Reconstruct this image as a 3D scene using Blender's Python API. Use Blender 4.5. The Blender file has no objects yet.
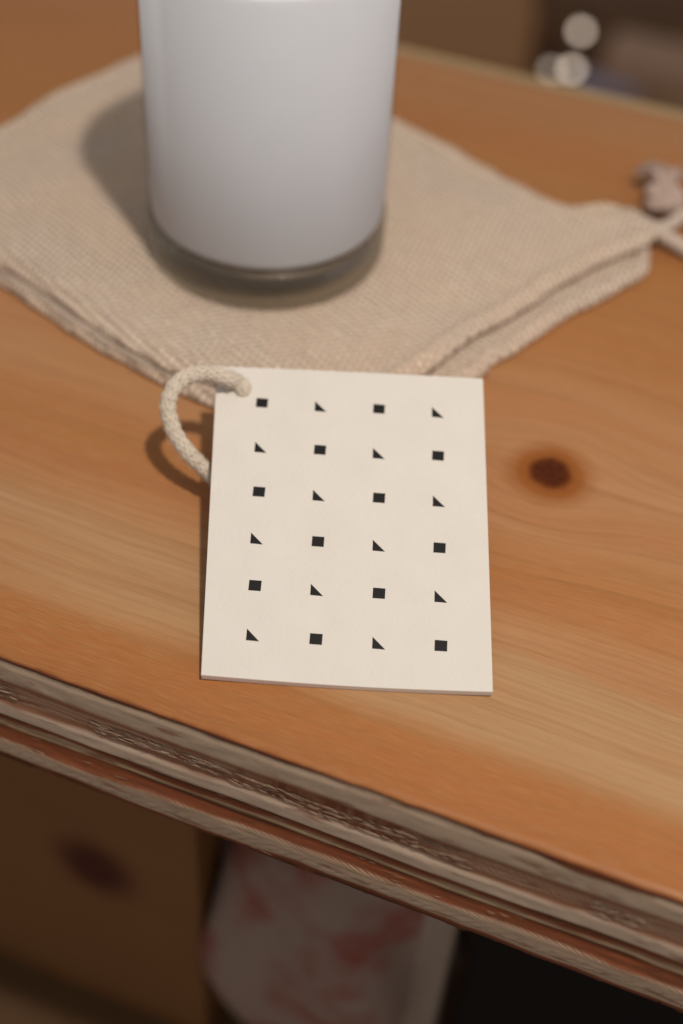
import bpy, bmesh, math, random
from mathutils import Vector, Matrix, noise, kdtree
random.seed(7)
S = 0.01                                   # everything below is written in centimetres
scene = bpy.context.scene
C = scene.collection

# ------------------------------------------------------------------ camera
F_PX, PITCH, ROLL, CAM_H = 1351.0, 0.81, 0.07, 26.4
fw = Vector((0, math.cos(PITCH), -math.sin(PITCH)))
rt0 = Vector((1, 0, 0)); up0 = rt0.cross(fw)
rt = math.cos(ROLL) * rt0 + math.sin(ROLL) * up0
up = -math.sin(ROLL) * rt0 + math.cos(ROLL) * up0
camd = bpy.data.cameras.new('camera'); cam = bpy.data.objects.new('camera', camd); C.objects.link(cam)
m = Matrix((rt, up, -fw)).transposed().to_4x4(); m.translation = Vector((0, 0, CAM_H)) * S
cam.matrix_world = m
camd.sensor_fit = 'VERTICAL'; camd.sensor_height = 36.0; camd.lens = F_PX / 1024 * 36.0
camd.clip_start = 0.02; camd.clip_end = 60.0
camd.dof.use_dof = True; camd.dof.focus_distance = 0.333; camd.dof.aperture_fstop = camd.lens / 10.8
scene.camera = cam

# ------------------------------------------------------------------ light
w = bpy.data.worlds.new('World'); scene.world = w; w.use_nodes = True
w.node_tree.nodes['Background'].inputs[0].default_value = (1.0, 0.94, 0.885, 1)
w.node_tree.nodes['Background'].inputs[1].default_value = 0.31

def lamp(name, loc, target, size, watts, col, shape='DISK'):
    l = bpy.data.lights.new(name, 'AREA'); l.shape = shape; l.size = size * S; l.energy = watts; l.color = col
    o = bpy.data.objects.new(name, l); C.objects.link(o); o.location = Vector(loc) * S
    o.rotation_euler = (Vector(target) - Vector(loc)).to_track_quat('-Z', 'Y').to_euler()
    return o
lamp('key_lamp', (11.0, 7.0, 62.0), (0, 28, 0), 3.0, 2.98, (1.0, 0.905, 0.80))
lamp('window_light', (75.0, 5.0, 28.0), (0, 34, 5), 40.0, .55, (0.84, 0.88, 1.0))

scene.view_settings.view_transform = 'Standard'; scene.view_settings.look = 'None'
scene.view_settings.exposure = 0.0; scene.view_settings.gamma = 1.0
scene.render.engine = 'CYCLES'
scene.cycles.use_denoising = True
scene.cycles.max_bounces = 8; scene.cycles.transmission_bounces = 8; scene.cycles.transparent_max_bounces = 12
scene.cycles.sample_clamp_indirect = 4.0

# ------------------------------------------------------------------ helpers
def ray(px, py):
    return F_PX * fw + (px - 341.5) * rt - (py - 512) * up
def at(px, py, z=0.0):
    d = ray(px, py); return Vector((0, 0, CAM_H)) + d * ((z - CAM_H) / d.z)
A0 = at(0, 655); B0 = at(683, 900)
U = (B0 - A0).normalized(); V = Vector((-U.y, U.x, 0)); EDGE_ANG = math.atan2(U.y, U.x)
def uv(u, v, z=0): return A0 + U * u + V * v + Vector((0, 0, z))
def hit_v(px, py, v):
    d = ray(px, py); o = Vector((0, 0, CAM_H)); t = (v - (o - A0).dot(V)) / d.dot(V); p = o + d * t
    return (p - A0).dot(U), p.z
def mesh(name, verts, faces, mat, parent=None, smooth=True, loc=(0, 0, 0), rz=0):
    me = bpy.data.meshes.new(name)
    me.from_pydata([tuple(Vector(v) * S) for v in verts], [], faces); me.update()
    bm = bmesh.new(); bm.from_mesh(me); bmesh.ops.recalc_face_normals(bm, faces=bm.faces); bm.to_mesh(me); bm.free()
    if smooth:
        for p in me.polygons: p.use_smooth = True
    o = bpy.data.objects.new(name, me); C.objects.link(o)
    if mat: me.materials.append(mat)
    o.location = Vector(loc) * S; o.rotation_euler.z = rz
    if parent: o.parent = parent
    return o
def tag(o, label=None, cat=None, group=None, kind=None):
    for k, v in (('label', label), ('category', cat), ('group', group), ('kind', kind)):
        if v: o[k] = v
    return o
def thing(name, label, cat, loc=(0, 0, 0), rz=0, group=None):
    o = bpy.data.objects.new(name, None); C.objects.link(o); o.empty_display_size = 0.01
    o.location = Vector(loc) * S; o.rotation_euler.z = rz
    return tag(o, label, cat, group)
def box(x0, x1, y0, y1, z0, z1):
    v = [(x, y, z) for z in (z0, z1) for y in (y0, y1) for x in (x0, x1)]
    f = [(0, 2, 3, 1), (4, 5, 7, 6), (0, 1, 5, 4), (2, 6, 7, 3), (0, 4, 6, 2), (1, 3, 7, 5)]
    return v, f
def bevel(o, wd, seg=2):
    b = o.modifiers.new('bevel', 'BEVEL'); b.width = wd * S; b.segments = seg; b.limit_method = 'ANGLE'; return o
def lathe(prof, n=96, closed=True):
    v = []; f = []
    for r, z in prof:
        for i in range(n):
            a = 2 * math.pi * i / n; v.append((r * math.cos(a), r * math.sin(a), z))
    k = len(prof)
    for j in range(k if closed else k - 1):
        j2 = (j + 1) % k
        for i in range(n):
            i2 = (i + 1) % n
            f.append((j * n + i, j * n + i2, j2 * n + i2, j2 * n + i))
    return v, f
def catmull(pts, n):
    P = [Vector(p) for p in pts]; P = [2 * P[0] - P[1]] + P + [2 * P[-1] - P[-2]]; out = []
    for i in range(1, len(P) - 2):
        for k in range(n):
            t = k / n; a, b, c, d = P[i - 1:i + 3]
            out.append(0.5 * ((2 * b) + (c - a) * t + (2 * a - 5 * b + 4 * c - d) * t * t + (3 * b - a - 3 * c + d) * t ** 3))
    out.append(P[-2]); return out
def resample(P, step):
    L = [0]
    for a, b in zip(P, P[1:]): L.append(L[-1] + (b - a).length)
    n = max(2, int(L[-1] / step)); out = []; j = 0
    for i in range(n + 1):
        s = L[-1] * i / n
        while j < len(L) - 2 and L[j + 1] < s: j += 1
        t = (s - L[j]) / max(1e-9, L[j + 1] - L[j]); out.append(P[j].lerp(P[j + 1], min(1, t)))
    return out
def frames(P):
    T = [(P[min(i + 1, len(P) - 1)] - P[max(i - 1, 0)]).normalized() for i in range(len(P))]
    n = T[0].cross(Vector((0, 0, 1)));  n = n.normalized() if n.length > .1 else Vector((1, 0, 0)); out = []
    for t in T:
        n = (n - t * n.dot(t)).normalized(); out.append((n, t.cross(n)))
    return out
def tube_vf(P, r, sides, verts, faces, caps=True):
    fr = frames(P); b0 = len(verts)
    for i, p in enumerate(P):
        rr = r(i / (len(P) - 1)) if callable(r) else r
        for k in range(sides):
            a = 2 * math.pi * k / sides; verts.append(p + (fr[i][0] * math.cos(a) + fr[i][1] * math.sin(a)) * rr)
    for i in range(len(P) - 1):
        for k in range(sides):
            k2 = (k + 1) % sides
            faces.append((b0 + i * sides + k, b0 + i * sides + k2, b0 + (i + 1) * sides + k2, b0 + (i + 1) * sides + k))
    if caps:
        faces.append(tuple(b0 + k for k in range(sides))[::-1]); faces.append(tuple(b0 + (len(P) - 1) * sides + k for k in range(sides)))
def braid(P, R, strands=8, pitch=1.5, yarn=2, yr=0.045, taper=None, amp=.026):
    """a round braid: strands of yarn spiralling both ways and passing over and under each other"""
    P = resample(P, 0.045); fr = frames(P); v = []; f = []; step = (P[1] - P[0]).length
    n2 = strands // 2
    for d in (1, -1):
        for s in range(n2):
            for y in range(yarn):
                Q = []
                for i, p in enumerate(P):
                    ph = d * 2 * math.pi * i * step / pitch + 2 * math.pi * s / n2
                    off = (y - (yarn - 1) / 2) * yr * 1.7 / R
                    a = ph + off
                    rr = R + d * amp * math.sin(n2 * ph * 1.0)
                    if taper: rr *= taper(i / (len(P) - 1))
                    rr += random.uniform(-.003, .003)
                    Q.append(p + (fr[i][0] * math.cos(a) + fr[i][1] * math.sin(a)) * rr)
                tube_vf(Q, yr, 5, v, f)
    tube_vf(P, (lambda t: (R - yr * 0.2) * (taper(t) if taper else 1)), 12, v, f)
    # loose fibres
    for _ in range(int(len(P) * 2.2)):
        i = random.randrange(2, len(P) - 2); a = random.uniform(0, 6.28); n = fr[i][0] * math.cos(a) + fr[i][1] * math.sin(a)
        t = (P[i + 1] - P[i]).normalized() * random.choice((-1, 1)); p = P[i] + n * R
        q = [p, p + n * .05 + t * .05, p + n * random.uniform(.04, .11) + t * random.uniform(.08, .2)]
        tube_vf(q, 0.004, 3, v, f, False)
    return v, f

# ------------------------------------------------------------------ node materials
class G:
    def __init__(s, name):
        s.m = bpy.data.materials.new(name); s.m.use_nodes = True; s.t = s.m.node_tree; s.b = s.t.nodes['Principled BSDF']
        s.tc = s.t.nodes.new('ShaderNodeTexCoord')
    def put(s, sock, v):
        if isinstance(v, bpy.types.NodeSocket): s.t.links.new(v, sock)
        elif isinstance(v, (tuple, list)) and len(v) == 3 and sock.type == 'RGBA': sock.default_value = (*v, 1)
        else: sock.default_value = v
    def math(s, op, a, b=0.0, c=0.0, clamp=False):
        n = s.t.nodes.new('ShaderNodeMath'); n.operation = op; n.use_clamp = clamp
        for i, x in enumerate((a, b, c)): s.put(n.inputs[i], x)
        return n.outputs[0]
    def add(s, a, b): return s.math('ADD', a, b)
    def mul(s, a, b): return s.math('MULTIPLY', a, b)
    def sub(s, a, b): return s.math('SUBTRACT', a, b)
    def xyz(s, vec=None, scale=1 / S):
        n = s.t.nodes.new('ShaderNodeSeparateXYZ'); s.put(n.inputs[0], vec or s.tc.outputs['Object'])
        return [s.mul(o, scale) for o in n.outputs]
    def comb(s, x, y, z=0.0):
        n = s.t.nodes.new('ShaderNodeCombineXYZ')
        for i, k in enumerate((x, y, z)): s.put(n.inputs[i], k)
        return n.outputs[0]
    def noise(s, vec, scale=1.0, detail=2.0, rough=0.5, dist=0.0):
        n = s.t.nodes.new('ShaderNodeTexNoise'); s.put(n.inputs['Vector'], vec); n.inputs['Scale'].default_value = scale
        n.inputs['Detail'].default_value = detail; n.inputs['Roughness'].default_value = rough; n.inputs['Distortion'].default_value = dist
        return n.outputs['Fac']
    def ramp(s, fac, stops, interp='LINEAR'):
        n = s.t.nodes.new('ShaderNodeValToRGB'); s.put(n.inputs[0], fac); r = n.color_ramp; r.interpolation = interp
        while len(r.elements) < len(stops): r.elements.new(0.5)
        for e, (p, c) in zip(r.elements, stops):
            e.position = p; e.color = (*c, 1) if not isinstance(c, (int, float)) else (c, c, c, 1)
        return n.outputs[0]
    def map(s, x, a, b, c, d, smooth=True):
        n = s.t.nodes.new('ShaderNodeMapRange'); n.interpolation_type = 'SMOOTHSTEP' if smooth else 'LINEAR'; s.put(n.inputs[0], x)
        for i, k in enumerate((a, b, c, d)): n.inputs[i + 1].default_value = k
        return n.outputs[0]
    def mix(s, f, a, b, mode='MIX'):
        n = s.t.nodes.new('ShaderNodeMix'); n.data_type = 'RGBA'; n.blend_type = mode
        s.put(n.inputs[0], f); s.put(n.inputs[6], a); s.put(n.inputs[7], b); return n.outputs[2]
    def bump(s, h, strength=0.3, dist=0.01):
        n = s.t.nodes.new('ShaderNodeBump'); s.put(n.inputs['Height'], h); n.inputs['Strength'].default_value = strength
        n.inputs['Distance'].default_value = dist * S; s.t.links.new(n.outputs[0], s.b.inputs['Normal'])
    def out(s, col, rough=0.6, spec=0.3):
        s.put(s.b.inputs['Base Color'], col); s.put(s.b.inputs['Roughness'], rough); s.b.inputs['Specular IOR Level'].default_value = spec
        return s.m

def plain(name, col, rough=0.7, var=0.15, sc=1.5, spec=0.25):
    g = G(name); x = g.xyz(); n = g.noise(g.comb(*x), sc, 4)
    g.bump(n, 0.2, 0.03)
    return g.out(g.mix(n, tuple(c * (1 - var) for c in col), tuple(min(1, c * (1 + var)) for c in col)), rough, spec)

def pine(name, knots, bands, tone=(1, 1, 1), rough=0.42):
    g = G(name); u, v, z = g.xyz()
    warp = g.add(g.mul(g.sub(g.noise(g.comb(g.mul(u, .07), g.mul(v, .16)), 1, 2), .5), 2.6),
                 g.mul(g.sub(g.noise(g.comb(g.mul(u, .22), g.mul(v, .55), 3.3), 1, 2), .5), .55))
    vv = v; core = None; halo = None
    for ku, kv, a, b in knots:
        du = g.sub(u, ku); dv = g.sub(v, kv)
        def q(sa, sb):
            x = g.math('DIVIDE', du, a * sa); y = g.math('DIVIDE', dv, b * sb); return g.add(g.mul(x, x), g.mul(y, y))
        e = g.math('EXPONENT', g.mul(q(3.6, 3.3), -1.0))
        vv = g.sub(vv, g.mul(g.mul(dv, e), .86))
        wob = g.mul(g.sub(g.noise(g.comb(u, v, 1.7), 1.4, 3), .5), .42)
        r = g.add(g.math('SQRT', q(1, 1)), wob)
        c = g.map(r, .60, 1.18, 1, 0); h = g.map(r, .95, 2.25, 1, 0)
        ring = g.math('SINE', g.mul(r, 11.0)); h = g.mul(h, g.add(.90, g.mul(ring, .08)))
        core = c if core is None else g.math('MAXIMUM', core, c); halo = h if halo is None else g.math('MAXIMUM', halo, h)
    vp = g.add(vv, g.mul(warp, .55))
    fac = g.mul(vp, 1 / 33.0)
    col = g.ramp(fac, bands)
    # growth-ring lines: a slow darkening that ends in a sharp edge
    n2 = g.noise(g.comb(g.mul(u, .03), g.mul(vv, .4), 7.0), 1, 2)
    saw = g.math('FRACT', g.add(g.mul(vp, .62), g.mul(n2, 1.8)))
    line = g.mul(g.math('POWER', saw, 7.0), g.map(g.noise(g.comb(g.mul(u, .09), g.mul(v, .4), 2), 1, 1), .38, .62, .1, 1.0))
    saw2 = g.math('FRACT', g.add(g.mul(vp, 1.45), g.mul(n2, 3.1)))
    line = g.add(line, g.mul(g.math('POWER', saw2, 9.0), .45))
    col = g.mix(g.mul(line, .34), col, tuple(c * t for c, t in zip((.20, .075, .022), tone)))
    broad = g.noise(g.comb(g.mul(u, .05), g.mul(vp, .55), 11.0), 1, 3, .6)
    col = g.mix(g.map(broad, .38, .66, 0, .42), col, tuple(c * t for c, t in zip((.40, .135, .040), tone)))
    streak = g.noise(g.comb(g.mul(u, .16), g.mul(vp, 7.0), 4.0), 1, 3, .6)
    col = g.mix(g.map(streak, .35, .72, 0, .34), col, tuple(c * t for c, t in zip((.27, .12, .045), tone)))
    fib = g.noise(g.comb(g.mul(u, 1.3), g.mul(vp, 38.0), 4.0), 1, 2, .6)
    col = g.mix(g.map(fib, .38, .75, 0, .26), col, tuple(c * t for c, t in zip((.55, .33, .17), tone)))
    dot = g.noise(g.comb(u, v, 0), 22, 2, .7)
    col = g.mix(g.map(dot, .3, .75, .0, .09), col, (.16, .06, .02))
    if core is not None:
        col = g.mix(halo, col, (.27, .075, .008)); col = g.mix(g.mul(core, g.map(g.noise(g.comb(u, v, 5), 6, 3), .2, .8, 1.0, .8)), col, (.055, .0075, .0012))
    g.bump(g.add(g.mul(fib, .5), g.mul(dot, .5)), .16, .02)
    return g.out(col, g.map(streak, .3, .7, rough - .05, rough + .1), .16)

ORANGE = (.42, .175, .057); PALE = (.455, .27, .135); MIDW = (.465, .235, .108); DEEP = (.39, .165, .048)
M_TOP = pine('pine_top', [(10.68, 11.52, .68, .70)],
             [(0, (.345, .128, .038)), (.045, (.39, .155, .047)), (.070, PALE), (.15, PALE), (.172, MIDW), (.23, ORANGE), (.30, MIDW), (.40, MIDW), (.52, ORANGE), (.68, DEEP), (.86, (.41, .17, .055)), (1, (.44, .21, .09))])
M_UNDER = pine('pine_dark', [], [(0, (.25, .11, .05)), (1, (.22, .10, .045))], (.7, .7, .7), .6)

# plywood edge: layers stacked by height, each a little uneven along the edge
TH = 4.7
def ply_mat():
    g = G('ply_edge'); u, y, z = g.xyz()
    t = g.mul(z, -1 / TH)
    warp = g.mul(g.sub(g.noise(g.comb(g.mul(u, .16), g.mul(z, .7)), 1, 3), .5), .15)
    warp2 = g.mul(g.sub(g.noise(g.comb(g.mul(u, 1.1), g.mul(z, 1.5), 4), 1, 3), .5), .014)
    tt = g.add(t, g.add(warp, warp2))
    red = (.22, .064, .028); drk = (.085, .027, .012); gry = (.47, .345, .25); gr2 = (.53, .395, .295); brn = (.28, .13, .075)
    col = g.ramp(tt, [(0, red), (.035, drk), (.055, gry), (.19, gry), (.225, brn), (.40, brn), (.425, gr2), (.53, gr2), (.555, drk), (.60, red), (.625, (.38, .27, .165)),
                      (.66, (.28, .165, .09)), (.675, drk), (.70, (.32, .09, .036)), (.79, (.29, .095, .045)), (.82, (.38, .26, .18)), (.90, gry), (.945, gry), (.96, red), (.99, drk)])
    # twisted pale fibres in two of the layers
    dg = g.add(g.mul(u, 5.2), g.mul(z, 15.0))
    nz = g.noise(g.comb(g.mul(u, .9), g.mul(z, 3.0), 2), 1, 3)
    fl = g.map(g.math('SINE', g.add(g.add(g.mul(u, 30.0), g.mul(z, 62.0)), g.mul(nz, 9.0))), -.5, .8, .12, 1)
    def strand(c0, wdt, seed, fr=.35, amp=.05):
        s_ = g.add(c0, g.mul(g.sub(g.noise(g.comb(g.mul(u, fr), seed, 0.0), 1, 3), .5), amp))
        d_ = g.mul(g.sub(tt, s_), 1 / wdt); return g.math('EXPONENT', g.mul(g.mul(d_, d_), -1.0))
    rope = fl
    b1 = g.math('MAXIMUM', g.math('MAXIMUM', strand(.275, .015, 1.0, .45, .10), strand(.315, .020, 5.0, .3, .13)), strand(.355, .012, 9.0, .6, .09))
    b2 = g.math('MAXIMUM', strand(.81, .015, 13.0, .3, .08), strand(.85, .012, 17.0, .5, .10))
    b2 = g.mul(b2, g.map(g.noise(g.comb(g.mul(u, .35), 4.0, 2.0), 1, 2), .35, .6, .15, 1))
    pat = g.map(g.noise(g.comb(g.mul(u, .17), 0.0, 9), 1, 1), .44, .52, 0, 1)
    col = g.mix(g.mul(g.mul(rope, b1), g.mul(pat, .75)), col, (.60, .43, .30))
    col = g.mix(g.mul(rope, g.mul(b2, .8)), col, (.62, .45, .31))
    # stretches where the layer shows dark red end grain
    vert = g.noise(g.comb(g.mul(u, 3.2), g.mul(z, .5), 5), 1, 3)
    band = g.mul(g.map(tt, .22, .24, 0, 1), g.map(tt, .39, .41, 1, 0))
    col = g.mix(g.mul(band, g.mul(g.sub(1.0, pat), g.map(vert, .4, .6, .1, .95))), col, (.17, .055, .026))
    # patches of the grey veneers missing
    hole = g.map(g.noise(g.comb(g.mul(u, .5), g.mul(z, 2.2), 13), 1, 3, .6), .58, .66, 0, 1)
    col = g.mix(g.mul(hole, .65), col, (.21, .075, .036))
    # hatch in the lowest grey layer and fine long grain everywhere
    h = g.math('SINE', g.add(g.mul(u, 16.0), g.add(g.mul(z, -22.0), g.mul(nz, 12))))
    b3 = g.mul(g.map(tt, .85, .88, 0, 1), g.map(tt, .93, .95, 1, 0))
    col = g.mix(g.mul(g.map(h, .2, 1, 0, .35), b3), col, (.20, .12, .075))
    fine = g.noise(g.comb(g.mul(u, .5), g.mul(z, 26.0), 1), 1, 4, .65)
    col = g.mix(g.map(fine, .42, .80, 0, .22), col, (.16, .085, .05))
    spk = g.noise(g.comb(g.mul(u, 6), g.mul(z, 22.0), 1), 1, 3, .7)
    col = g.mix(g.map(spk, .60, .78, 0, .25), col, (.60, .46, .35))
    g.bump(g.add(fine, g.add(g.mul(g.mul(rope, g.add(b1, b2)), .8), spk)), .3, .03)
    return g.out(col, .6, .12)
M_PLY = ply_mat()

def paper():
    g = G('card_paper'); x = g.xyz(); a = g.noise(g.comb(*x), 7, 5, .65); b = g.noise(g.comb(x[0], x[1], x[2]), .9, 3)
    c = g.noise(g.comb(*x), 34, 2, .6)
    g.bump(g.add(a, g.mul(c, .3)), .6, .03)
    return g.out(g.mix(b, (.69, .645, .59), (.765, .72, .665)), .75, .2)
M_PAPER = paper()
M_INK = plain('black_ink', (.007, .0065, .007), .6, .3, 6)

def cloth(name, c1, c2, pitch=.115, ang=0.0):
    g = G(name); x, y, z = g.xyz()
    ca, sa = math.cos(ang), math.sin(ang)
    n1 = g.mul(g.sub(g.noise(g.comb(x, y, z), .7, 2), .5), .28)
    p = g.add(g.add(g.mul(x, ca), g.mul(y, sa)), n1); q = g.add(g.sub(g.mul(y, ca), g.mul(x, sa)), n1)
    k = 2 * math.pi / pitch
    th = g.noise(g.comb(g.mul(p, 3.0), g.mul(q, 1.2), 1), 1, 4, .65)
    A = g.math('SINE', g.add(g.mul(p, k * .5), g.mul(th, 3.2))); B = g.math('SINE', g.add(g.mul(q, k), g.mul(th, 3.2)))
    # stockinette-like columns: offset half a stitch on alternate columns
    w1 = g.math('ABSOLUTE', A); wv = g.add(g.mul(w1, .6), g.mul(g.mul(A, B), .4))
    f = g.noise(g.comb(x, y, z), 16, 3, .7)
    big = g.noise(g.comb(x, y, z), .35, 3)
    col = g.mix(g.map(wv, -.15, .75, 0, 1), c1, c2)
    col = g.mix(g.map(f, .3, .75, 0, .35), col, tuple(min(1, c * 1.25) for c in c2))
    blot = g.noise(g.comb(x, y, 3.0), 2.2, 3, .6)
    col = g.mix(g.map(big, .35, .65, 0, .30), col, tuple(c * k for c, k in zip(c2, (.80, .74, .64))))
    col = g.mix(g.map(blot, .40, .70, 0, .30), col, tuple(c * k for c, k in zip(c2, (.64, .58, .56))))
    g.bump(g.add(wv, g.mul(f, .5)), 1.0, .09)
    g.b.inputs['Sheen Weight'].default_value = .15
    return g.out(col, .95, .1)

def yarn(name, col):
    g = G(name); x = g.xyz(); n = g.noise(g.comb(*x), 9, 3, .6); f = g.noise(g.comb(*x), 45, 2, .7)
    g.bump(f, .5, .02)
    c = g.mix(n, tuple(k * .78 for k in col), col); return g.out(g.mix(g.map(f, .3, .8, 0, .3), c, (.30, .24, .17)), .9, .15)
M_CORD = yarn('cotton_cord', (.80, .70, .585))
M_STRING = yarn('bag_string', (.74, .62, .52))

# ------------------------------------------------------------------ table
table = thing('wooden_table', 'orange pine tabletop with a dark knot and a rough layered plywood front edge', 'table', A0, EDGE_ANG)
TU0, TU1, TV = -60, 60, 32.4
def table_top():
    v = []; f = []
    us = [TU0 + (TU1 - TU0) * i / 700 for i in range(701)]
    # the front arris is slightly worn and uneven
    prof = [(-.02, -.16), (.0, -.06), (.06, -.012), (.22, 0), (4, 0), (12, 0), (22, 0), (TV - .3, 0), (TV - .05, -.05), (TV, -.3), (TV, -TH), (.3, -TH), (.12, -.17)]
    for uu in us:
        for k, (a, b) in enumerate(prof):
            e = (noise.noise(Vector((uu * 1.3, 2, 0))) * .04 + noise.noise(Vector((uu * 5.5, 4, 0))) * .025) if k < 3 else 0
            v.append((uu, a + e, b + (0 if k > 2 else e * .3)))
    n = len(prof)
    for i in range(700):
        for k in range(n):
            f.append((i * n + k, (i + 1) * n + k, (i + 1) * n + (k + 1) % n, i * n + (k + 1) % n))
    f.append(tuple(range(n))); f.append(tuple(700 * n + k for k in range(n)))
    return mesh('tabletop', v, f, M_TOP, table)
table_top()
def ply_face():
    v = []; f = []; nu, nz = 900, 70; u0, u1 = -22, 34
    relief = [(0, .05), (.05, .03), (.07, .09), (.20, .10), (.23, .02), (.40, .02), (.43, .10), (.53, .10), (.56, 0), (.61, 0), (.63, .06), (.66, .05), (.68, -.03), (.72, .02), (.79, .03), (.82, .09), (.93, .08), (.95, .02), (1, .03)]
    def rel(t):
        for (a, x), (b, y) in zip(relief, relief[1:]):
            if t <= b: return x + (y - x) * (max(t, a) - a) / (b - a)
        return relief[-1][1]
    for j in range(nz + 1):
        t = j / nz
        for i in range(nu + 1):
            uu = u0 + (u1 - u0) * i / nu
            tt = t + noise.noise(Vector((uu * .22, t * 2, 1))) * .045
            d = rel(min(1, max(0, tt))) * .8
            d += noise.noise(Vector((uu * 1.2, t * 16, 3))) * .018 + noise.noise(Vector((uu * 4, t * 30, 3))) * .007
            zz = -TH * t - (.05 if j == 0 else 0)
            if j > nz - 6: zz += (j - nz + 6) / 6 * (noise.noise(Vector((uu * 1.6, 0, 8))) * .09 + noise.noise(Vector((uu * 6, 0, 8))) * .05)
            v.append((uu, -d, zz))
    w_ = nu + 1
    for j in range(nz):
        for i in range(nu): f.append((j * w_ + i, j * w_ + i + 1, (j + 1) * w_ + i + 1, (j + 1) * w_ + i))
    # give the facing thickness back into the board
    b0 = len(v); v += [(u0, .25, -.2), (u1, .25, -.2), (u0, .25, -TH), (u1, .25, -TH)]
    f.append(tuple([i for i in range(nu + 1)] + [b0 + 1, b0]))
    f.append(tuple([nz * w_ + i for i in range(nu + 1)][::-1] + [b0 + 2, b0 + 3]))
    f.append((b0, b0 + 1, b0 + 3, b0 + 2))
    return mesh('plywood_edge', v, f, M_PLY, table)
ply_face()
def splinters():
    v = []; f = []
    for t0, t1, n_, rr in ((.25, .40, 900, .019), (.79, .87, 700, .018), (.42, .95, 260, .008)):
        for _ in range(n_):
            uu = random.uniform(-6, 22)
            if noise.noise(Vector((uu * .35, t0 * 7, 21))) < -.12: continue
            lane = random.choice((.2, .5, .8)); t = t0 + (t1 - t0) * (lane + noise.noise(Vector((uu * .4, lane * 9, t0 * 5))) * .35 + random.uniform(-.08, .08))
            L = random.uniform(.2, .5); sl = random.uniform(.10, .26) * (1 if lane != .5 else -.7); d = .03 + random.uniform(-.012, .012)
            z0 = -TH * t; P = [Vector((uu, -d, z0)), Vector((uu + L * .5, -d - .008, z0 - L * .5 * sl)), Vector((uu + L, -d, z0 - L * sl))]
            r_ = rr * random.uniform(.5, 1.15)
            tube_vf(catmull(P, 2), lambda q: r_ * (.12 + 3.2 * q * (1 - q)), 5, v, f)
    g = G('splinters'); u, y, z = g.xyz(); n = g.noise(g.comb(u, z, 0), 2.2, 3)
    g.bump(g.noise(g.comb(u, z, 0), 30, 2), .4, .02)
    mesh('splintered_grain', v, f, g.out(g.ramp(n, [(.3, (.22, .09, .05)), (.45, (.32, .20, .13)), (.62, (.43, .31, .225)), (.8, (.26, .11, .065))]), .6, .25), table)
splinters()
# supports under the table
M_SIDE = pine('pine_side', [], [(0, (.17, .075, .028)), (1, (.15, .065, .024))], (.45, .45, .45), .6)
SV = 3.5
def vbox(name, px0, px1, py0, py1, vv, depth, mat, parent=None, zbot=None):
    """a board standing at depth vv behind the front edge, spanning the given sight lines"""
    u0, z0 = hit_v(px0, py1, vv); u1, z1 = hit_v(px1, py0, vv)
    b, f_ = box(u0, u1, vv, vv + depth, zbot if zbot is not None else z0, z1)
    return bevel(mesh(name, b, f_, mat, parent, smooth=False), .15)
SHELF_Z = -28.0
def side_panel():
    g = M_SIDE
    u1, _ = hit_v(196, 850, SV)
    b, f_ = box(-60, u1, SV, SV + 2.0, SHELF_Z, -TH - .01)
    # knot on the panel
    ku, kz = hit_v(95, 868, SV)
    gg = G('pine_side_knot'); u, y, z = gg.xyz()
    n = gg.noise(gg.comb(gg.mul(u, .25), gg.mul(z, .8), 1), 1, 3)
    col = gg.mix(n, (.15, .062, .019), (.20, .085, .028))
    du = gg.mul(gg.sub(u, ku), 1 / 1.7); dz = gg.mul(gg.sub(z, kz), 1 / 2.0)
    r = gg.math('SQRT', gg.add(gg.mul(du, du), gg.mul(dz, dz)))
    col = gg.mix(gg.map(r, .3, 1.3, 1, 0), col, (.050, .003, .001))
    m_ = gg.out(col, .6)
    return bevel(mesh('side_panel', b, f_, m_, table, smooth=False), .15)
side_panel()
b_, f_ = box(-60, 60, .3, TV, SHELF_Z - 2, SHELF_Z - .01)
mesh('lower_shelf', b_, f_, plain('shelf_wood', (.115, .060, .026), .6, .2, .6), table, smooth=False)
# things on the lower shelf
def on_shelf(name, label, cat, px, vv):
    u_, _ = hit_v(px, 950, vv); p = uv(u_, vv, SHELF_Z); return thing(name, label, cat, p, EDGE_ANG)
def panelmat():
    g = G('red_print_cloth'); x, y, z = g.xyz(); n = g.noise(g.comb(x, y, z), .42, 2); k = g.noise(g.comb(x, y, z), 1.1, 2)
    base = g.mix(k, (.22, .15, .12), (.30, .215, .175))
    col = g.mix(g.map(n, .42, .74, 0, .8), base, (.21, .035, .02)); col = g.mix(g.map(k, .5, .8, 0, .25), col, (.16, .10, .08)); return g.out(col, .9)
def bundle():
    t = on_shelf('cloth_bundle', 'out-of-focus white cloth bundle with red print under the table', 'cloth', 322, 6.0)
    v, f = [], []; n, mm = 48, 28
    for j in range(mm + 1):
        q = math.pi * j / mm
        for i in range(n):
            a = 2 * math.pi * i / n
            r = (1 + .16 * noise.noise(Vector((math.cos(a) * 1.6, math.sin(a) * 1.6, q * 1.6))) + .07 * math.sin(a * 5 + q * 4))
            x = 4.6 * math.cos(a) * math.sin(q) ** .7 * r; y = 3.2 * math.sin(a) * math.sin(q) ** .7 * r; z = 8.2 - 8.2 * math.cos(q) * (1 + .06 * r)
            v.append((x + (z - 8) * .10, y, max(0.02, z)))
    for j in range(mm):
        for i in range(n): f.append((j * n + i, j * n + (i + 1) % n, (j + 1) * n + (i + 1) % n, (j + 1) * n + i))
    mesh('cloth', v, f, panelmat(), t)
bundle()
def board(name, label, cat, px, half, depth, h, vv, col):
    t = on_shelf(name, label, cat, px, vv); b, f_ = box(-half, half, 0, depth, 0, h); bevel(mesh('panel', b, f_, plain(name + '_mat', col, .7), t, False), .3)
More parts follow.
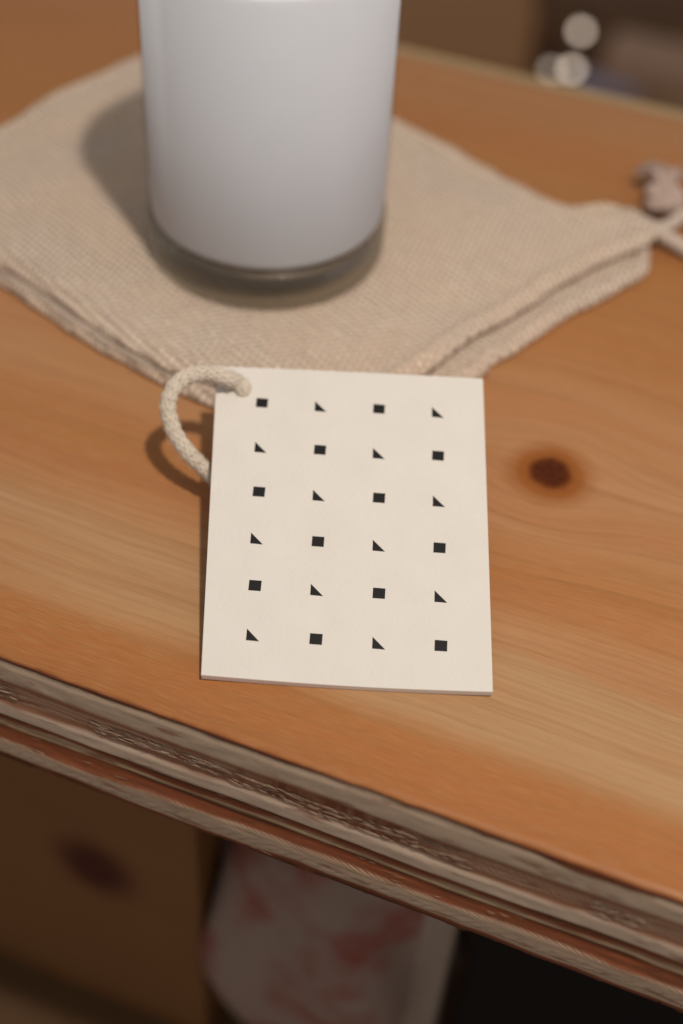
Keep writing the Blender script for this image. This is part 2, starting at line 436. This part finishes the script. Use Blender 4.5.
board('beige_board', 'pale beige board standing on end beside the dark gap under the table', 'board', 412, 1.3, 2.0, 22.5, 4.6, (.30, .23, .18))
board('yellow_box', 'small yellow-tan box seen past the end of the wooden side panel', 'box', 226, 1.0, 3, 21.5, 11.0, (.42, .29, .12))
def dark_gap():  # black block added for the shade in the empty space under the table
    t = on_shelf('black_box', 'large black block added for the deep shade under the right of the table', 'box', 452, 4.4)
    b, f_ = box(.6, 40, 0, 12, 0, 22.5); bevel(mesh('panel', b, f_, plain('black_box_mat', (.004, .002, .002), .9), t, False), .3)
dark_gap()

# ------------------------------------------------------------------ room beyond
b_, f_ = box(-260, 260, -60, 520, -77, -75)
tag(mesh('floor', b_, f_, plain('floor_mat', (.42, .26, .15), .6, .35, .04), None, False), kind='structure')
def far(name, label, cat, px, py, z, make, group=None):
    p = at(px, py, z); t = thing(name, label, cat, p, EDGE_ANG, group); make(t); return t
def crate(wd, dp, h, col):
    def mk(t):
        b, f_ = box(-wd / 2, wd / 2, 0, dp, 0, h); bevel(mesh('panel', b, f_, plain('far_mat', col, .7), t, False), .6)
    return mk

pale_b, pf = box(-50, 50, TV + .02, TV + 1.6, -3.0, -.55)
bevel(mesh('back_batten', pale_b, pf, plain('pale_batten', (.40, .27, .14), .6, .15, .4), table, False), .1)
far('wooden_box', 'blurred brown wooden box on the floor behind the table at the frame top', 'box', 425, 60, -75, crate(32, 30, 34, (.50, .29, .15)))
far('dark_crate', 'blurred dark brown crate on the floor left of the points of light', 'crate', 500, 50, -75, crate(24, 30, 20, (.30, .17, .09)))
far('mauve_crate', 'blurred dull mauve crate on the floor at the far right edge', 'crate', 650, 35, -75, crate(26, 26, 24, (.42, .26, .20)))
far('tan_box', 'blurred light tan box right beside the glass at the top of the frame', 'box', 415, 28, -75, crate(9, 12, 44, (.62, .42, .26)))
far('pink_cloth', 'blurred folded pinkish cloth at the right beyond the back edge of the table', 'cloth', 652, 92, -52, crate(13, 8, 3, (.36, .23, .16)))
far('blue_book', 'blurred small pale blue book just past the back edge of the table', 'book', 603, 97, -60, crate(8, 3, 1.5, (.34, .34, .46)))
def pot(t):
    v, f = lathe([(0.01, 0), (8, 0), (12, 6), (14, 14), (12.5, 22), (9, 26), (8, 26), (8, 20), (0.01, 19)], 48, False)
    mesh('pot', v, f, plain('dark_glaze', (.15, .085, .05), .6, .3, .3, .5), t)
far('dark_pot', 'blurred dark round pot on the floor behind the three points of light', 'pot', 592, 62, -75, pot)
def glint_ball(t):  # stands for a glint off something shiny; glowing ball, socket and wire are added
    mb = bpy.data.materials.new('glint_glow'); mb.use_nodes = True; nt = mb.node_tree; nt.nodes.clear(); N = nt.nodes.new
    o = N('ShaderNodeOutputMaterial'); tr = N('ShaderNodeBsdfTransparent'); em = N('ShaderNodeEmission'); em.inputs[0].default_value = (1.0, .82, .66, 1); em.inputs[1].default_value = GLINT[0]
    ad = N('ShaderNodeAddShader'); tr.inputs[0].default_value = (.93, .93, .93, 1); nt.links.new(tr.outputs[0], ad.inputs[0]); nt.links.new(em.outputs[0], ad.inputs[1]); nt.links.new(ad.outputs[0], o.inputs[0])
    v, f = lathe([(0.005, -1), (.5, -.85), (.87, -.5), (1, 0), (.87, .5), (.5, .85), (0.005, 1)], 20, False)
    mesh('glint_ball', [tuple(k * GLINT[1] for k in q) for q in v], f, mb, t)
    v, f = lathe([(0.01, -.3), (.15, -.3), (.15, .0), (0.01, .05)], 16, False); mesh('added_socket', [(q[0], q[1], q[2] + GLINT[1]) for q in v], f, plain('bulb_socket', (.08, .05, .035)), t)
    P = [Vector((0, 0, GLINT[1] * .95)), Vector((.3, .2, GLINT[1] + .8)), Vector((0, 6, GLINT[1] + .6))]
    v, f = [], []; tube_vf(catmull(P, 5), .12, 6, v, f); mesh('added_wire', v, f, plain('bulb_wire', (.03, .02, .015)), t)
for px_, py_, e_, lab in ((581, 31, 4.0, 'topmost blurred warm glint behind the table, built as a glowing ball'), (572, 69, 4.0, 'lower blurred glint built as a glowing ball, bright disc nearest the table back edge'), (552, 70, 1.9, 'faintest blurred glint built as a glowing ball, overlapped by a brighter disc')):
    GLINT = (e_ * .40, .56); far('glint_stand_in', lab, 'light', px_, py_, -48, glint_ball, 'glints built as glowing balls behind the table')
# ------------------------------------------------------------------ cloth bag
def outline(px, z, n=320):
    P = [at(x, y, z) for x, y in px]; k = len(P); out = []
    for i in range(k):
        a, b, c, d = P[(i - 1) % k], P[i], P[(i + 1) % k], P[(i + 2) % k]
        for s in range(10):
            t = s / 10; out.append(0.5 * ((2 * b) + (c - a) * t + (2 * a - 5 * b + 4 * c - d) * t * t + (3 * b - a - 3 * c + d) * t ** 3))
    out.append(out[0].copy()); out = resample(out, .12); out.pop(); return out
low_px = [(0, 282), (34, 304), (84, 338), (118, 357), (162, 382), (215, 404), (290, 425), (370, 428), (430, 404), (479, 376), (495, 362), (524, 345), (566, 316), (607, 295), (640, 277), (650, 262), (646, 243),
          (600, 226), (541, 204), (491, 175), (441, 147), (393, 124), (310, 75), (230, 45), (180, 42), (133, 62), (94, 80), (47, 103), (0, 131), (-70, 168), (-95, 205), (-60, 243)]
top_px = [(0, 264), (34, 283), (84, 317), (135, 349), (175, 370), (250, 392), (330, 402), (395, 388), (437, 362), (462, 342), (512, 315), (566, 281), (607, 259), (648, 243), (658, 232), (650, 220), (632, 208), (607, 213), (574, 207),
          (541, 196), (491, 169), (441, 141), (393, 118), (310, 70), (230, 40), (180, 37), (133, 57), (94, 75), (47, 98), (0, 126), (-72, 160), (-98, 195), (-62, 228)]
BZ = .82
bag_c = at(300, 230, 0)
bag = thing('drawstring_bag', 'beige woven cotton drawstring bag lying flat under the glass', 'bag', (bag_c.x, bag_c.y, 0))
right_dir = at(607, 260, .5) - at(437, 362, .5); BANG = math.atan2(right_dir.y, right_dir.x)
M_CLOTH = cloth('bag_cloth', (.17, .108, .075), (.98, .765, .61), .235, BANG)
def pillow(name, px, zb, zt, edge, wr, seed, round_low=True):
    P = outline(px, (zb + zt) / 2); n = len(P); c = Vector((0, 0, 0))
    for p in P: c += p
    c /= n; v = []; f = []
    rings = 64
    kd = kdtree.KDTree(n)
    for i, p in enumerate(P): kd.insert((p.x, p.y, 0), i)
    kd.balance()
    def hgt(x, y, dist):
        e = min(1, dist / edge); h = math.sqrt(max(0, 1 - (1 - e) ** 2))
        wn = noise.noise(Vector((x * .28, y * .28, seed))) * wr + noise.noise(Vector((x * .8, y * .8, seed + 5))) * wr * .35
        gd = math.hypot(x - GX, y - GY); wn *= min(1, max(0, (gd - GR) / 2.5))          # pressed flat under the glass
        ridge = .12 * math.exp(-((dist - edge * 1.25) / (edge * .5)) ** 2)
        return zb + (zt - zb) * h + (wn + ridge) * min(1, dist / edge) + noise.noise(Vector((x * 2.6, y * 2.6, seed + 2))) * .018
    # distance to outline approximated along the ray to the centre
    for j in range(rings + 1):
        s = 1 - (j / rings) ** 1.8
        for i, p in enumerate(P):
            q = c + (p - c) * s; L = kd.find((q.x, q.y, 0))[2] if j else 0
            wob = noise.noise(Vector((q.x * .9, q.y * .9, seed + 9))) * .09 * s + noise.noise(Vector((q.x * 4, q.y * 4, seed + 9))) * .02 * s
            rd = (p - c).normalized() * wob
            v.append((q.x + rd.x - bag_c.x, q.y + rd.y - bag_c.y, hgt(q.x, q.y, L)))
    for j in range(rings):
        for i in range(n): f.append((j * n + i, j * n + (i + 1) % n, (j + 1) * n + (i + 1) % n, (j + 1) * n + i))
    # underside
    b0 = len(v)
    for s in (.985, .94, .02):
        for i, p in enumerate(P):
            q = c + (p - c) * s; v.append((q.x - bag_c.x, q.y - bag_c.y, zb - (.06 if s > .95 else .1)))
    for i in range(n): f.append((i, (i + 1) % n, b0 + (i + 1) % n, b0 + i))
    for k in range(2):
        for i in range(n): f.append((b0 + k * n + i, b0 + k * n + (i + 1) % n, b0 + (k + 1) * n + (i + 1) % n, b0 + (k + 1) * n + i))
    f.append(tuple(b0 + 2 * n + i for i in range(n)))
    for _ in range(65):                                   # frayed threads along the edge
        i = random.randrange(n); t_ = (P[(i + 1) % n] - P[i - 1]).normalized(); o_ = Vector((t_.y, -t_.x, 0)); L = random.uniform(.12, .5); sd = random.uniform(-1, 1)
        a = P[i] - Vector((bag_c.x, bag_c.y, 0)) - o_ * .05; a.z = (zb + zt) / 2
        tube_vf(catmull([a, a + o_ * L * .5 + t_ * sd * L * .5 + Vector((0, 0, .05)), a + o_ * L * .8 + t_ * sd * L + Vector((0, 0, random.uniform(-.1, .08)))], 4), .011, 4, v, f)
    return mesh(name, v, f, M_CLOTH, bag)
g0 = at(268, 244, 0.6)
GX, GY, GR = g0.x, g0.y - .20, 3.85
pillow('lower_layer', low_px, .10, .36, .26, .03, 1.0)
pillow('upper_layer', top_px, .60, BZ, .34, .15, 4.0)
# stitched seam along the left front edge and the hem along the mouth
def seam(name, px, z, r):
    P = resample(catmull([at(x, y, z) for x, y in px], 10), .05); v = []; f = []
    Q = [p - Vector((bag_c.x, bag_c.y, 0)) for p in P]
    step = (Q[1] - Q[0]).length
    tube_vf(Q, r * .8, 8, v, f)
    fr = frames(Q); k = 0
    for i in range(3, len(Q) - 3, 4):                      # overlocked thread crossing the seam
        q = []
        for s in range(7):
            a = -.4 + (math.pi + .8) * s / 6; c_ = Q[min(len(Q) - 1, i + int(s * .5))]
            h = fr[i][0]; h = Vector((h.x, h.y, 0)).normalized()
            q.append(c_ + h * math.cos(a) * r * 1.05 + Vector((0, 0, 1)) * math.sin(a) * r * 1.0)
        tube_vf(q, .042, 4, v, f)
    return mesh(name, v, f, M_STRING, bag)
seam('side_seam', [(-62, 236), (0, 272), (34, 292), (84, 327), (135, 357), (175, 377), (215, 391), (260, 402)], .36, .13)
# drawstring leaving the mouth, and its frayed knot
def cord_obj(name, P, R, **k):
    v, f = braid(P, R, **k); v = [x - Vector((bag_c.x, bag_c.y, 0)) for x in v]; return mesh(name, v, f, M_STRING, bag)
cord_obj('drawstring', catmull([at(632, 218, .5), at(650, 227, .62), at(668, 238, .5), at(700, 256, .3), at(740, 270, .25)], 12), .20, strands=8, pitch=1.3, yr=.05)
cord_obj('drawstring', catmull([at(650, 230, .35), at(668, 226, .3), at(684, 216, .4), at(720, 204, .3)], 12), .18, strands=8, pitch=1.3, yr=.05)
def knot_part():
    c = at(663, 200, .55); v = []; f = []
    P = []
    for i in range(61):
        a = 2 * math.pi * i / 60 * 2
        r = .34 + .16 * math.cos(1.5 * a); P.append(c + Vector((r * math.cos(a) * 1.1, r * math.sin(a) * 1.1, .18 * math.sin(1.5 * a) + .05)))
    vv, ff = braid(P, .17, strands=8, pitch=1.2, yr=.05)
    v += vv; f += ff
    for k in range(110):                                   # frayed end
        a = random.uniform(-.5, .75); L = random.uniform(.9, 1.75)
        d = Vector((math.sin(a) - .1, math.cos(a), 0)); s_ = c + Vector((random.uniform(-.2, .2), .3, random.uniform(.0, .3)))
        q = catmull([s_, s_ + d * L * .5 + Vector((random.uniform(-.08, .08), 0, .35)), s_ + d * L + Vector((random.uniform(-.2, .2), 0, random.uniform(-.3, .2)))], 5)
        for p in q: p.z = max(.06, p.z)
        b0 = len(v); tube_vf(q, .035, 4, v, f)
    v = [Vector(x) - Vector((bag_c.x, bag_c.y, 0)) for x in v]
    mesh('frayed_knot', v, f, yarn('fray', (.66, .50, .43)), bag)
knot_part()

# ------------------------------------------------------------------ glass
R = 3.72; GH = 9.95; GZ = BZ + .01
glass = thing('drinking_glass', 'tall clear glass filled white above its thick clear base, standing on the cloth bag', 'glass', (GX, GY, GZ))
def glass_solid():
    m_ = bpy.data.materials.new('clear_glass'); m_.use_nodes = True; t = m_.node_tree; t.nodes.clear(); N = t.nodes.new
    o = N('ShaderNodeOutputMaterial'); a = N('ShaderNodeBsdfTransparent'); a.inputs[0].default_value = (.87, .85, .80, 1)
    gl = N('ShaderNodeBsdfGlossy'); gl.inputs['Roughness'].default_value = .38; df = N('ShaderNodeBsdfDiffuse'); df.inputs[0].default_value = (.38, .34, .28, 1)
    lw = N('ShaderNodeLayerWeight'); lw.inputs[0].default_value = .35; k = N('ShaderNodeMath'); k.operation = 'MULTIPLY_ADD'; k.inputs[1].default_value = .30; k.inputs[2].default_value = .03
    m1 = N('ShaderNodeMixShader'); m1.inputs[0].default_value = .08; m2 = N('ShaderNodeMixShader')
    t.links.new(lw.outputs['Facing'], k.inputs[0]); t.links.new(k.outputs[0], m2.inputs[0]); t.links.new(a.outputs[0], m1.inputs[1]); t.links.new(df.outputs[0], m1.inputs[2])
    t.links.new(m1.outputs[0], m2.inputs[1]); t.links.new(gl.outputs[0], m2.inputs[2]); g2 = N('ShaderNodeBsdfGlass'); g2.inputs['IOR'].default_value = 1.45; g2.inputs['Roughness'].default_value = .04; g2.inputs[0].default_value = (.92, .90, .86, 1); m3 = N('ShaderNodeMixShader'); m3.inputs[0].default_value = .22
    t.links.new(m2.outputs[0], m3.inputs[1]); t.links.new(g2.outputs[0], m3.inputs[2]); t.links.new(m3.outputs[0], o.inputs[0]); return m_
def glass_thin():
    m_ = bpy.data.materials.new('glass_wall'); m_.use_nodes = True; t = m_.node_tree; t.nodes.clear()
    o = t.nodes.new('ShaderNodeOutputMaterial'); a = t.nodes.new('ShaderNodeBsdfTransparent'); a.inputs[0].default_value = (.95, .94, .94, 1)
    gl = t.nodes.new('ShaderNodeBsdfGlossy'); gl.inputs['Roughness'].default_value = .22; fr = t.nodes.new('ShaderNodeMath'); fr.operation = 'MULTIPLY_ADD'; lw = t.nodes.new('ShaderNodeLayerWeight'); lw.inputs[0].default_value = .25
    t.links.new(lw.outputs['Facing'], fr.inputs[0]); fr.inputs[1].default_value = .07; fr.inputs[2].default_value = .008
    mx = t.nodes.new('ShaderNodeMixShader'); t.links.new(fr.outputs[0], mx.inputs[0]); t.links.new(a.outputs[0], mx.inputs[1]); t.links.new(gl.outputs[0], mx.inputs[2]); t.links.new(mx.outputs[0], o.inputs[0])
    return m_
BH = 1.42
# base slab: slightly rounded foot, shallow hollow beneath, dished top
v, f = lathe([(0.001, .22), (1.8, .16), (2.9, .06), (3.2, 0.0), (3.45, .02), (3.62, .10), (3.70, .26), (R, .45), (R, BH), (R - .16, BH + .0), (R - .34, BH - .42), (R - .75, BH - .66), (2.2, BH - .78), (0.001, BH - .82)], 128, False)
n_ = 128; f.append(tuple(range(n_))[::-1]); f.append(tuple(13 * n_ + i for i in range(n_)))
mesh('glass_base', v, f, glass_solid(), glass)
v, f = lathe([(R, BH + .02), (R, GH - .06), (R - .04, GH), (R - .06, GH), (R - .09, GH - .06), (R - .09, BH + .02)], 128, True)
mesh('glass_wall', v, f, glass_thin(), glass)
g = G('white_filling'); x = g.xyz(); n = g.noise(g.comb(*x), .35, 3)
g.b.inputs['Subsurface Weight'].default_value = .3; g.b.inputs['Subsurface Radius'].default_value = (.004, .003, .0025); g.b.inputs['Subsurface Scale'].default_value = 1
MW = g.out(g.mix(n, (.615, .655, .70), (.655, .70, .74)), .6, .05)
TOPZ = GH - .2
v, f = lathe([(0.001, BH - .05), (2.6, BH - .02), (R - .22, BH + .04), (R - .13, BH + .12), (R - .10, BH + .3), (R - .10, TOPZ), (R - .4, TOPZ - .04), (0.001, TOPZ - .05)], 128, False)
f.append(tuple(range(n_))[::-1]); f.append(tuple(7 * n_ + i for i in range(n_)))
mesh('white_filling', v, f, MW, glass)

# ------------------------------------------------------------------ card tag
TAGH = 2.55; CT = .25
BLp = at(201, 675, .265); BRp = at(493, 692, .265); M1 = at(350, 372, TAGH)
NX = (BRp - BLp).normalized(); tmp = (M1 - (BLp + BRp) / 2); NN = NX.cross(tmp).normalized(); NY = NN.cross(NX)
def on_tag(px, py, off=0.0):
    d = ray(px, py); o = Vector((0, 0, CAM_H)); t = ((BLp - o).dot(NN)) / d.dot(NN); p = o + d * t
    return (p - BLp).dot(NX), (p - BLp).dot(NY)
tagroot = bpy.data.objects.new('paper_tag', None); C.objects.link(tagroot); tagroot.empty_display_size = .01
tagroot.matrix_world = Matrix.Translation(BLp * S) @ Matrix((NX, NY, NN)).transposed().to_4x4()
tag(tagroot, 'cream card tag with rows of black squares and triangles, cord loop through its corner', 'tag')
TL = on_tag(217, 366); TR = on_tag(483, 378.5); BR_ = on_tag(493, 692); BL_ = (0.0, 0.0)
HOLE = on_tag(243, 391)
def bow(a, b):    # slight natural curl of the card
    return -.05 * math.sin(math.pi * a) * (1 - b) + .03 * math.sin(math.pi * b)
def tagpt(a, b, h=0):
    x0 = BL_[0] + (BR_[0] - BL_[0]) * a; y0 = BL_[1] + (BR_[1] - BL_[1]) * a - .045 * math.sin(math.pi * a)
    x1 = TL[0] + (TR[0] - TL[0]) * a; y1 = TL[1] + (TR[1] - TL[1]) * a + .02 * math.sin(math.pi * a)
    return (x0 + (x1 - x0) * b, y0 + (y1 - y0) * b, bow(a, b) + h)
def card():
    n, mm = 44, 52; v = []; f = []; W_ = n + 1; N1 = W_ * (mm + 1)
    for h in (0, -CT):
        for j in range(mm + 1):
            for i in range(n + 1): v.append(tagpt(i / n, j / mm, h))
    for j in range(mm):
        for i in range(n):
            q = (j * W_ + i, j * W_ + i + 1, (j + 1) * W_ + i + 1, (j + 1) * W_ + i); f.append(q); f.append(tuple(k + N1 for k in q[::-1]))
    ring = [i for i in range(n + 1)] + [j * W_ + n for j in range(1, mm + 1)] + [mm * W_ + i for i in range(n - 1, -1, -1)] + [j * W_ for j in range(mm - 1, 0, -1)]
    for a, b in zip(ring, ring[1:] + ring[:1]): f.append((a, a + N1, b + N1, b))
    o = mesh('card', v, f, M_PAPER, tagroot); o.data.materials.append(plain('card_core', (.93, .93, .95), .7, .03, 8)); zax = [p for p in o.data.polygons if abs(p.normal.z) < .5]
    for p in zax: p.material_index = 1
    bevel(o, .012, 2); o.modifiers['bevel'].harden_normals = True; es = o.modifiers.new('crisp', 'EDGE_SPLIT'); es.split_angle = math.radians(25)
    return o
card()
rows = [[(262, 403), (320, 407), (379, 409), (437, 413)], [(260, 448), (320, 450), (378, 454), (438, 456)], [(259, 492), (318, 496), (379, 498), (438, 502)],
        [(256, 539), (318, 541.5), (378, 546), (439.5, 548)], [(255, 585.5), (316, 590), (379, 593), (440, 597)], [(252, 635), (316, 638.5), (378, 643), (441, 645.5)]]
def inv(xy):
    a, b = .5, .5
    for _ in range(30):
        p = tagpt(a, b); e = (xy[0] - p[0], xy[1] - p[1]); a += e[0] / 7.2; b += e[1] / TL[1]
    return a, b
mv = []; mf = []
for r_, row in enumerate(rows):
    for c_, (px, py) in enumerate(row):
        x, y = on_tag(px, py); a, b = inv((x, y)); z = bow(a, b) + .006
        if (r_ + c_) % 2 == 0: pts = [(-.155, -.142), (.150, -.146), (.156, .136), (-.150, .142)]
        else: pts = [(-.135, -.14), (.18, -.15), (-.135, .165)]
        k = len(mv); n = len(pts)
        mv += [(x + p[0], y + p[1], z) for p in pts] + [(x + p[0], y + p[1], z - .02) for p in pts]
        mf.append(tuple(range(k, k + n))); mf.append(tuple(range(k + n, k + 2 * n))[::-1])
        for i in range(n): mf.append((k + i, k + (i + 1) % n, k + n + (i + 1) % n, k + n + i))
mesh('printed_marks', mv, mf, M_INK, tagroot, False)
# braided cord loop through the corner hole
inv_m = Matrix((NX, NY, NN))
def world_on(px, py, z): return at(px, py, z)
hp = BLp + NX * HOLE[0] + NY * HOLE[1]
loop = [hp - NN * .5 + Vector((.05, 0, 0)), hp + NN * .02, hp + NN * .16 + Vector((-.12, .18, 0)), at(224, 377, TAGH + .30), at(206, 373, TAGH + .36), at(187, 377, TAGH + .32), at(173, 389, TAGH + .15), at(168, 407, TAGH - .2),
        at(173, 429, TAGH - .65), at(186, 450, TAGH - 1.05), at(206, 470, TAGH - 1.45), at(228, 486, TAGH - 1.75), at(255, 492, TAGH - 1.75)]
P = catmull(loop, 12)
v, f = braid(P, .190, strands=16, pitch=2.2, yarn=2, yr=.029, amp=.012)
v = [inv_m @ (Vector(x) - BLp) for x in v]
mesh('cord_loop', v, f, M_CORD, tagroot)
# the cord's knot behind the card, which props its top up off the bag
kc = at(300, 432, 1.0); P = []
for i in range(73):
    a = 2 * math.pi * i / 72 * 2; r = .36 + .17 * math.cos(1.5 * a)
    P.append(Vector((kc.x + r * math.cos(a) * 1.2, kc.y + r * math.sin(a), 1.05 + .45 * math.sin(1.5 * a) - .1 * math.cos(a))))
v, f = braid(P, .178, strands=12, pitch=1.9, yarn=1, yr=.036)
v = [inv_m @ (Vector(x) - BLp) for x in v]
mesh('cord_knot', v, f, M_CORD, tagroot)
